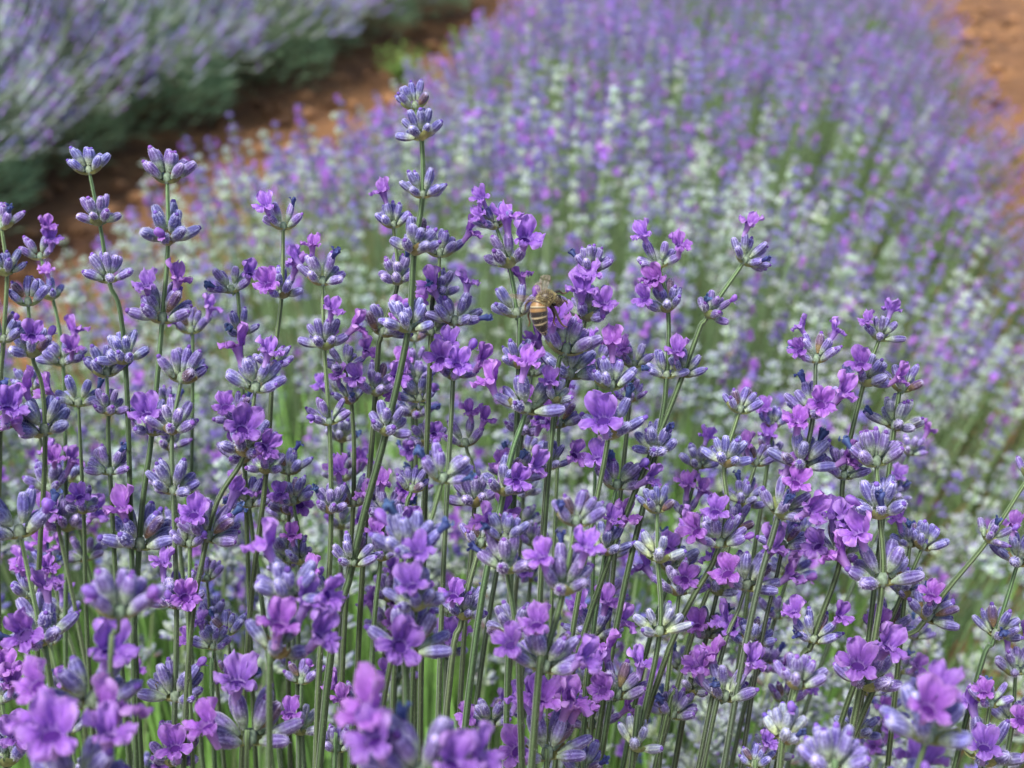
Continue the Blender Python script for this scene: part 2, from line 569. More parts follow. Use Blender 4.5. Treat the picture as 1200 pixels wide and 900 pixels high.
def put_on_whorl(wo, tips, nf, nd, nh, rng, face, scale):
    """Open, opening and spent corollas in the mouths of this whorl's calyces."""
    order = list(range(len(tips)))
    # the ones turned towards the viewer or up come first
    order.sort(key=lambda i: -(np.dot(tips[i][1], face) * 0.5 + rng.uniform(0, 1.3)))
    for q in range(min(nf + nd + nh, len(order))):
        pos, ax, outer = tips[order[q]]
        kind = 0 if q < nf else (1 if q < nf + nd else 2)
        z = ax * 0.8 + np.array([0, 0, 0.6 if kind == 0 else 0.1])
        outd = np.array([ax[0], ax[1], 0]) * 1.2 + face * 0.25
        z = z + np.array([rng.uniform(-.35, .35), rng.uniform(-.35, .35), rng.uniform(-.2, .3)])
        M = frame(z, y=-(outd + np.array([0, 0, -0.8])), t=pos, s=rng.uniform(0.84, 1.08) if kind != 2 else rng.uniform(.6, .85))
        me = rng.choice([CO, WI, HO][kind])
        obj(['open_flower', 'withered_flower', 'opening_flower'][kind], me, wo, M)


def stalk(label, d, pts, end, pale=0, dark=0.0, r=1.0, seed=0, group=None, far=None):
    """One lavender stalk: pts = [(x, y, width, open, spent[, opening])] down the stalk, then the point where it leaves the picture."""
    rng = random.Random(seed * 13 + 5)
    dep = lambda y: d * (1 + 0.00011 * (y - 450))
    W = [np.array(P(p[0], p[1], dep(p[1]))) for p in pts]
    e = np.array(P(end[0], end[1], dep(end[1])))
    dirv = e - W[-1]; dirv /= np.linalg.norm(dirv)
    h = max(e[2], 0.05)
    base = e + np.array([dirv[0], dirv[1], 0]) / max(0.3, -dirv[2]) * h * 0.45
    base[2] = 0.0
    mid = (e + base) / 2 + np.array([dirv[0], dirv[1], 0]) * 0.03
    root = thing('lavender_stalk', label, 'lavender stalk', base, group or 'sharp lavender stalks in front')
    ctrl = [base, mid, e] + W[::-1]
    # drop controls that nearly coincide
    cc = [ctrl[0]]
    for c in ctrl[1:]:
        if np.linalg.norm(c - cc[-1]) > 0.006: cc.append(c)
    curve = catmull(cc, 7)
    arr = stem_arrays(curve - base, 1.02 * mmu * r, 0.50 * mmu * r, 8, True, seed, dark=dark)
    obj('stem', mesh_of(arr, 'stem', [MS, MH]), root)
    if rng.random() < 0.6:          # a pair of narrow leaves on the bare part of the stem
        j = min(len(curve) - 2, 9 + rng.randrange(5))
        lb = MB()
        for sg in (-1, 1):
            a = rng.uniform(0, 3.14); sx = np.array([math.cos(a), math.sin(a), 0]) * sg
            Ll = rng.uniform(0.016, 0.03); p0 = curve[j] - base
            V, C = [], []
            for q in range(6):
                s_ = q / 5
                c_ = p0 + sx * Ll * (0.45 * s_) + np.array([0, 0, Ll * 0.9 * s_ - 0.004 * s_ * s_])
                hw = 0.0016 * math.sin(math.pi * min(.98, .1 + .9 * s_)) ** .7
                sd_ = np.array([-sx[1], sx[0], 0]) * hw
                V += [c_ - sd_, c_ - sx * .0005, c_ + sd_]
                C += [(0.10, 0.17, 0.07), (0.17, 0.25, 0.12), (0.10, 0.17, 0.07)]
            lb.add(np.array(V), [(q * 3 + t, q * 3 + t + 1, q * 3 + t + 4, q * 3 + t + 3) for q in range(5) for t in (0, 1)], None, np.array(C))
        obj('leaf_pair', lb.mesh('leaf_pair', [ML]), root)
    n = len(pts)
    for i, p in enumerate(pts):
        x, y, wd, nf, nd = p[:5]
        nh = p[5] if len(p) > 5 else (1 if rng.random() < 0.15 else 0)
        if nf >= 3 and rng.random() < 0.5: nf -= 1
        if nd == 0 and len(p) <= 5 and rng.random() < 0.3: nd = 1
        up = W[i - 1] - W[i] if i else W[0] - W[1] if n > 1 else -dirv
        up = up / np.linalg.norm(up)
        sc = wd * dep(y) / FPX * 1.0 / 0.0146
        sc = min(max(sc, 0.75), 1.45)
        if i == 0 and nf + nd < 2:
            me, tips = rng.choice(WT)
        elif pale:
            me, tips = rng.choice(WP)
        else:
            me, tips = WH[rng.randrange(NW)] if wd > 50 else WH[rng.choice([3, 7, 11, 15, 19, 23, 1])]
        tw = (i % 2) * math.pi / 2 + rng.uniform(-0.35, 0.35) + (0.3 if seed % 2 else 0)
        M = frame(up, up=(0, 1, 0), t=W[i] - base, s=sc) @ rotz(tw)
        wo = obj('flower_whorl', me, root, M)
        inv = np.linalg.inv(M[:3, :3] / sc)
        toc = np.array([0, 0, CAMH]) - W[i]; toc /= np.linalg.norm(toc)
        face = inv @ toc
        put_on_whorl(wo, tips, nf, nd, nh, rng, face, sc)
        obj('bract', rng.choice(BR[:3] if not dark else BR), wo, rotz(rng.uniform(-.2, .2)))
    return root


# ------------------------------------------------------------------ ground
def ground():
    def axis(lo, hi, step, far):
        core = np.arange(lo, hi, step)
        out = [core[-1]]; s = step
        while out[-1] < far:
            s *= 1.35; out.append(out[-1] + s)
        neg = [core[0]]; s = step
        while neg[-1] > -far:
            s *= 1.35; neg.append(neg[-1] - s)
        return np.concatenate([np.array(neg[1:])[::-1], core, np.array(out[1:])])
    xs, ys = axis(-3.2, 3.0, 0.03, 150), axis(-0.6, 11, 0.03, 150)
    X, Y = np.meshgrid(xs, ys)
    Z = np.zeros_like(X)
    for f, a in ((3.1, 0.018), (7.3, 0.012), (17.0, 0.008), (31.0, 0.005)):
        for _ in range(4):
            th = nr.uniform(0, 6.28); ph = nr.uniform(0, 6.28)
            Z += a * np.sin(f * (X * math.cos(th) + Y * math.sin(th)) + ph) / 2
    Z += nr.normal(0, 0.006, Z.shape)
    Z -= 0.03
    Z *= np.clip((np.abs(X) < 4) * 1.0 + 0.2, 0, 1)
    n, m = X.shape
    idx = np.arange(n * m).reshape(n, m)
    Q = np.stack([idx[:-1, :-1], idx[:-1, 1:], idx[1:, 1:], idx[1:, :-1]], -1).reshape(-1, 4)
    m_, nn, b, out = base_mat('red_soil')
    tc = nn.nodes.new('ShaderNodeTexCoord')
    n1 = nn.nodes.new('ShaderNodeTexNoise'); n1.inputs['Scale'].default_value = 2.6; n1.inputs['Detail'].default_value = 8; n1.inputs['Roughness'].default_value = 0.65
    n2 = nn.nodes.new('ShaderNodeTexNoise'); n2.inputs['Scale'].default_value = 38; n2.inputs['Detail'].default_value = 6; n2.inputs['Roughness'].default_value = 0.7
    for q in (n1, n2): nn.links.new(tc.outputs['Object'], q.inputs['Vector'])
    r1 = nn.nodes.new('ShaderNodeValToRGB')
    r1.color_ramp.elements[0].position = 0.34; r1.color_ramp.elements[0].color = (0.135, 0.062, 0.030, 1)
    r1.color_ramp.elements[1].position = 0.66; r1.color_ramp.elements[1].color = (0.34, 0.165, 0.060, 1)
    nn.links.new(n1.outputs['Fac'], r1.inputs['Fac'])
    r2 = nn.nodes.new('ShaderNodeMapRange'); r2.inputs['From Min'].default_value = 0.3; r2.inputs['From Max'].default_value = 0.7
    r2.inputs['To Min'].default_value = 0.62; r2.inputs['To Max'].default_value = 1.3
    nn.links.new(n2.outputs['Fac'], r2.inputs['Value'])
    vm = nn.nodes.new('ShaderNodeVectorMath'); vm.operation = 'SCALE'
    nn.links.new(r1.outputs[0], vm.inputs[0]); nn.links.new(r2.outputs[0], vm.inputs['Scale'])
    nn.links.new(vm.outputs[0], b.inputs['Base Color'])
    b.inputs['Roughness'].default_value = 0.95
    bp = nn.nodes.new('ShaderNodeBump'); bp.inputs['Strength'].default_value = 0.8; bp.inputs['Distance'].default_value = 0.02
    nn.links.new(n2.outputs['Fac'], bp.inputs['Height']); nn.links.new(bp.outputs[0], b.inputs['Normal'])
    mb = MB(); mb.add(np.stack([X, Y, Z], -1).reshape(-1, 3), Q, None, (1, 1, 1))
    g = obj('ground', mb.mesh('ground', [m_]))
    g['kind'] = 'structure'
    # loose clods on the paths
    mc, nn, b, out = base_mat('soil_clod')
    c = pigment(nn, 0.0, 0.0, 0.3, 60); nn.links.new(c, b.inputs['Base Color']); b.inputs['Roughness'].default_value = 0.95
    import bmesh
    bm = bmesh.new(); bmesh.ops.create_icosphere(bm, subdivisions=2, radius=1)
    vs_ = np.array([v.co[:] for v in bm.verts]); fs = np.array([[v.index for v in f.verts] for f in bm.faces]); bm.free()
    mb = MB()
    for i in range(2600):
        v = nr.uniform(-1.95, -0.7) if nr.random() < 0.6 else nr.uniform(0.15, 1.6)
        p = uv(nr.uniform(0.5, 9.5), v)
        s = 0.004 + 0.026 * nr.random() ** 3
        k = vs_ * (1 + nr.normal(0, 0.16, (len(vs_), 1))) * [s * nr.uniform(.8, 1.4), s, s * .6]
        a = nr.uniform(0, 6.28); ro = rotz(a)[:3, :3]
        col = mix((0.11, 0.055, 0.025), (0.37, 0.19, 0.085), nr.random())
        mb.add(k @ ro.T + p + [0, 0, -0.022 + s * .3], None, fs, col)
    o = obj('soil_clods', mb.mesh('soil_clods', [mc]))
    tag(o, 'loose clods of orange brown soil strewn along the paths', 'soil clods', None, 'stuff')


ground()

# ------------------------------------------------------------------ neighbouring row of bushes, top left of the picture
def blob_spike(lod_n, rng, bluish, length=0.048):
    """A flowering head for a bush several metres off: stacked lobed whorls on a stem stub, still a solid."""
    mb = MB()
    k = rng.randint(5, 7)
    for i in range(k):
        z = length * i / (k - 1) * (1 if i else 0)
        r = (0.0041 - 0.0014 * i / k) * rng.uniform(0.8, 1.15)
        c = mix(bluish, VIO, 0.9 if rng.random() < 0.25 else 0.0)
        c = np.array(c) * rng.uniform(0.75, 1.25)
        jj = [rng.uniform(0.6, 1.25) for _ in range(6)]
        mb.addp(lathe([(r * .3, z - .002), (r, z + .003), (r * .8, z + .007)], 6, lambda a, b_: c * (0.8 + 0.3 * (b_ % 2)), lambda a, b_: jj[b_]))
    return mb.arrays()


def far_bush(cu, cv, rad, hgt, seed, label, nspk=520, dens=1.0):
    rng = random.Random(seed); g = np.random.default_rng(seed)
    c = uv(cu, cv)
    root = thing('lavender_bush', label, 'lavender bush', tuple(c), 'bushes of the neighbouring row')
    protos = [blob_spike(6, rng, mix((0.27, 0.215, 0.66), (0.34, 0.44, 0.34), t)) for t in (0, 0.05, 0.2, 0.45, 0.75, 1.0)]
    fol, spk, stm = MB(), MB(), MB()
    # leaves: upright grey green needles forming the mound
    N = int(9000 * dens)
    th = g.uniform(0, 2 * math.pi, N); rr = np.sqrt(g.random(N)); 
    el = g.random(N)
    rx = rad * 0.9
    x = rx * rr * np.cos(th); y = rx * rr * np.sin(th)
    top = hgt * 0.52 * np.clip(1 - (rr * 0.98) ** 3, 0.02, 1) ** 0.6 + 0.03
    z = top * (0.25 + 0.75 * el ** 0.5)
    base = np.stack([x, y, z], 1)
    out = np.stack([x, y, np.full(N, rad * 0.55)], 1); out /= np.linalg.norm(out, axis=1)[:, None]
    out += g.normal(0, 0.28, (N, 3)); out /= np.linalg.norm(out, axis=1)[:, None]
    L = g.uniform(0.03, 0.075, N)[:, None]; sd_ = np.cross(out, g.normal(0, 1, (N, 3))); sd_ /= np.linalg.norm(sd_, axis=1)[:, None]
    w_ = 0.0019
    V = np.stack([base - sd_ * w_ * .6, base + sd_ * w_ * .6, base + out * L * .6 + sd_ * w_, base + out * L * .6 - sd_ * w_, base + out * L], 1).reshape(-1, 3)
    i5 = np.arange(N)[:, None] * 5
    Q = i5 + np.array([[0, 1, 2, 3]]); T = i5 + np.array([[3, 2, 4]])
    k = g.random((N, 1)); C = (np.array([0.11, 0.24, 0.11]) * (1 - k) + np.array([0.38, 0.56, 0.34]) * k)
    fol.add(V, Q, T, np.repeat(C, 5, axis=0))
    obj('foliage', fol.mesh('foliage', [ML]), root)
    # flower stems fan out of the mound
    for i in range(nspk):
        a = g.uniform(0, 2 * math.pi); q = g.random() ** 0.40
        b0 = np.array([rad * .66 * q * math.cos(a), rad * .66 * q * math.sin(a), hgt * 0.2])
        tip = np.array([rad * 1.06 * q * math.cos(a), rad * 1.06 * q * math.sin(a), hgt * (1.0 - 0.66 * q ** 3.4) * (1 - 0.42 * g.random() ** 1.7)])
        ax = tip - b0; L_ = np.linalg.norm(ax); ax /= L_
        pts = np.array([b0, b0 + ax * L_ * .5 + [0, 0, .02], tip])
        gcol = mix((0.12, 0.20, 0.10), (0.40, 0.47, 0.36), g.random() ** 1.3)
        stm.addp(sweep(pts, [0.0021, 0.0019, 0.0014], 4, lambda f, kk: gcol))
        pr = protos[g.choice(6, p=[.26, .24, .2, .13, .1, .07])] if q < 0.8 else protos[g.choice(6, p=[.06, .10, .14, .2, .25, .25])]
        ax2 = ax + [0, 0, 0.5]
        spk.addp(pr, frame(ax2, t=tip - ax * 0.03, s=g.uniform(.8, 1.2)) @ rotz(g.uniform(0, 6)), g.uniform(.8, 1.2))
    o = obj('flower_stem', stm.mesh('flower_stem', [MS]), root); o['kind'] = 'stuff'
    o = obj('flower_spike', spk.mesh('flower_spike', [MC]), root); o['kind'] = 'stuff'
    return root


BUSHES = [(1.35, 'nearest lavender bush of the left row, cut by the left edge of the picture'),
          (1.95, 'second lavender bush of the left row, beside the bare-topped stalk at the left'),
          (2.6, 'third lavender bush of the left row, violet top leaning over the soil path'),
          (3.25, 'fourth lavender bush of the left row, above the sharp tips of the left stalks'),
          (3.9, 'fifth lavender bush of the left row, with a dark gap at its foot'),
          (4.7, 'sixth lavender bush of the left row, greyer green beside the path'),
          (5.3, 'seventh lavender bush of the left row, pale grey green spikes'),
          (6.0, 'eighth lavender bush of the left row, where it meets the top of the picture'),
          (6.7, 'last but one bush of the left row, dark green at the top of the path'),
          (7.5, 'farthest lavender bush of the left row, at the top end of the path')]
for i, (u_, lab) in enumerate(BUSHES):
    far_bush(u_, -2.5 + 0.05 * ((i * 7) % 3 - 1), 0.82, 0.82, 50 + i, lab, nspk=2500 if i < 8 else 1600, dens=2.2 if i < 5 else 1.3)



def weed(u, v, label, seed):
    g = np.random.default_rng(seed)
    root = thing('weed', label, 'weed', tuple(uv(u, v, -0.03)))
    lf, sm = MB(), MB()
    for i in range(60):
        a = g.uniform(0, 6.28); el = g.uniform(0.3, 1.35); L = g.uniform(.05, .15)
        d = np.array([math.cos(a) * math.cos(el), math.sin(a) * math.cos(el), math.sin(el)])
        b0 = np.array([g.normal(0, .02), g.normal(0, .02), .01]); t_ = b0 + d * L
        col = mix((0.12, 0.26, 0.05), (0.30, 0.46, 0.12), g.random())
        sm.addp(sweep(np.array([b0, (b0 + t_) / 2 + [0, 0, .01], t_]), [.0014, .0012, .0008], 4, lambda f, k: col))
        for j in range(5):
            c = b0 + d * L * (0.35 + .16 * j); sd_ = np.cross(d, g.normal(0, 1, 3)); sd_ /= np.linalg.norm(sd_)
            tp = c + sd_ * .026 + d * .012; w_ = np.cross(sd_, d) * .006
            lf.add(np.array([c, c + (tp - c) * .5 + w_, tp, c + (tp - c) * .5 - w_]), [(0, 1, 2, 3)], None, col)
    obj('stem', sm.mesh('stem', [MS]), root)
    obj('foliage', lf.mesh('foliage', [ML]), root)


weed(5.75, -1.42, 'bright green weed growing on the orange soil path at the top', 1)
weed(5.2, -1.55, 'small yellowish weed beside the path, nearer than the bright green one', 2)
# ------------------------------------------------------------------ the near row: generated stalks behind the sharp ones
VC, VH = -0.32, 0.67                # centre line and half width of the row


def canopy(u, v):
    q = min(1.0, abs((v - VC) / VH))
    z = 0.50 * (1 - q ** 2.6 * 0.62)
    z += 0.035 * math.sin(u * 6.1 + v * 3) + 0.025 * math.sin(v * 11 + u * 2.7)
    return z


def proto_spike(seed, lod, kind):
    """Arrays of one stalk 0.5 m tall along Z: stem, list of (whorl arrays at node), corollas."""
    rng = random.Random(seed)
    n = rng.randint(2, 5)
    tot = 0.5
    pale = {'young': 0.8, 'lilac': 0.03, 'bloom': 0.02}[kind]
    z = tot
    nodes = []
    bx = rng.uniform(-0.02, 0.02)
    sway = lambda z_: np.array([bx * math.sin(z_ / tot * 2.2), bx * 0.6 * (1 - math.cos(z_ / tot * 2.5)), z_])
    for i in range(n):
        nodes.append(z)
        z -= rng.uniform(0.009, 0.020) * (1 + 0.25 * i)
    stem = sweep(np.array([sway(t) for t in np.linspace(0, tot, 7)]), np.linspace(1.2, 0.6, 7) * mmu, 5 if lod < 2 else 4,
                 lambda f, k: mix((0.10, 0.17, 0.055), (0.26, 0.34, 0.15), 0.3 + 0.5 * (k % 2)))
    parts = []
    for i, zz in enumerate(nodes):
        mb = MB()
        arr, tips = whorl(seed * 31 + i, lod, pale=max(0.02, pale), top=(i == 0), few=(lod == 2 or rng.random() < 0.5))
        s = rng.uniform(0.8, 1.1) * (0.8 if i == 0 else 1)
        M = frame((rng.uniform(-.1, .1), rng.uniform(-.1, .1), 1), t=sway(zz), s=s, y=(0, 1, 0)) @ rotz(i * math.pi / 2 + rng.uniform(-.4, .4))
        mb.addp(arr, M)
        nf = rng.choice([0, 0, 1, 2]) if kind == 'bloom' else (1 if kind == 'lilac' and rng.random() < 0.35 else 0)
        for q in rng.sample(range(len(tips)), min(nf, len(tips))):
            pos, ax, _ = tips[q]
            c = corolla(seed * 7 + q, 1)
            c = (c[0], c[1], c[2], c[3], (np.full(len(c[1]), 1), np.full(len(c[2]), 1)))
            mb.addp(c, M @ frame(ax + np.array([0, 0, .4]), y=(-ax[0], -ax[1], .8), t=pos, s=1.25))
        parts.append(mb.arrays())
    return stem, parts


KINDS = ('young', 'lilac', 'bloom')
PR_MID = {k: [proto_spike(1000 + 50 * j + i, 1, k) for i in range(4)] for j, k in enumerate(KINDS)}
PR_LOW = {k: [proto_spike(2000 + 50 * j + i, 2, k) for i in range(6)] for j, k in enumerate(KINDS)}

spikes = []
NSP = 7000
for i in range(NSP * 3):
    if len(spikes) >= NSP: break
    u = 0.55 + 6.6 * (nr.random() ** 1.35)
    v = VC + VH * nr.uniform(-1.12, 1.2)
    q = abs((v - VC) / VH)
    if q > 0.85 and nr.random() < 0.5: continue
    if v < VC - 0.3 and nr.random() < (VC - 0.3 - v) * 2.0: continue
    zt = canopy(u, v) + nr.normal(0, 0.028)
    if zt < 0.12: continue
    tip = uv(u + nr.normal(0, .02), v, zt)
    vb = VC + (v - VC) * 0.72
    base = uv(round(u / 0.42) * 0.42 * 0.6 + u * 0.4, vb, 0.0)
    px, py, dd = project(tip)
    if dd < 0.56 or px < -150 or px > 1350 or py < -160: continue
    if px < 620 and py > 690: continue
    if dd < 0.75 and not (60 < px < 1300): continue
    d_ = math.hypot(tip[0], tip[1])
    n1 = math.sin(u * 4.2 + v * 5) + math.sin(v * 9 - u * 2.0)
    fb = np.interp(d_, [0.6, 1.1, 1.5, 2.5, 4], [0.06, 0.16, 0.36, 0.42, 0.38]) * (1 + 0.3 * n1)
    fy = np.interp(d_, [0.6, 1.1, 1.6, 2.4, 4], [0.88, 0.80, 0.40, 0.08, 0.03])
    if v < VC - 0.1 and d_ > 1.1: fy += 0.15
    r_ = nr.random()
    kind = 'bloom' if r_ < fb else ('young' if r_ < fb + fy else 'lilac')
    spikes.append((dd, tuple(tip), tuple(base), kind, px, py))
spikes.sort(key=lambda s: s[0])


def spike_matrix(tip, base, rng):
    ax = np.array(tip) - np.array(base)
    L = np.linalg.norm(ax)
    M = frame(ax, up=(0, 1, 0), t=base) @ rotz(rng.uniform(0, 6.28))
    S = np.diag([1.0, 1.0, L / 0.5, 1.0])
    return M, S, L


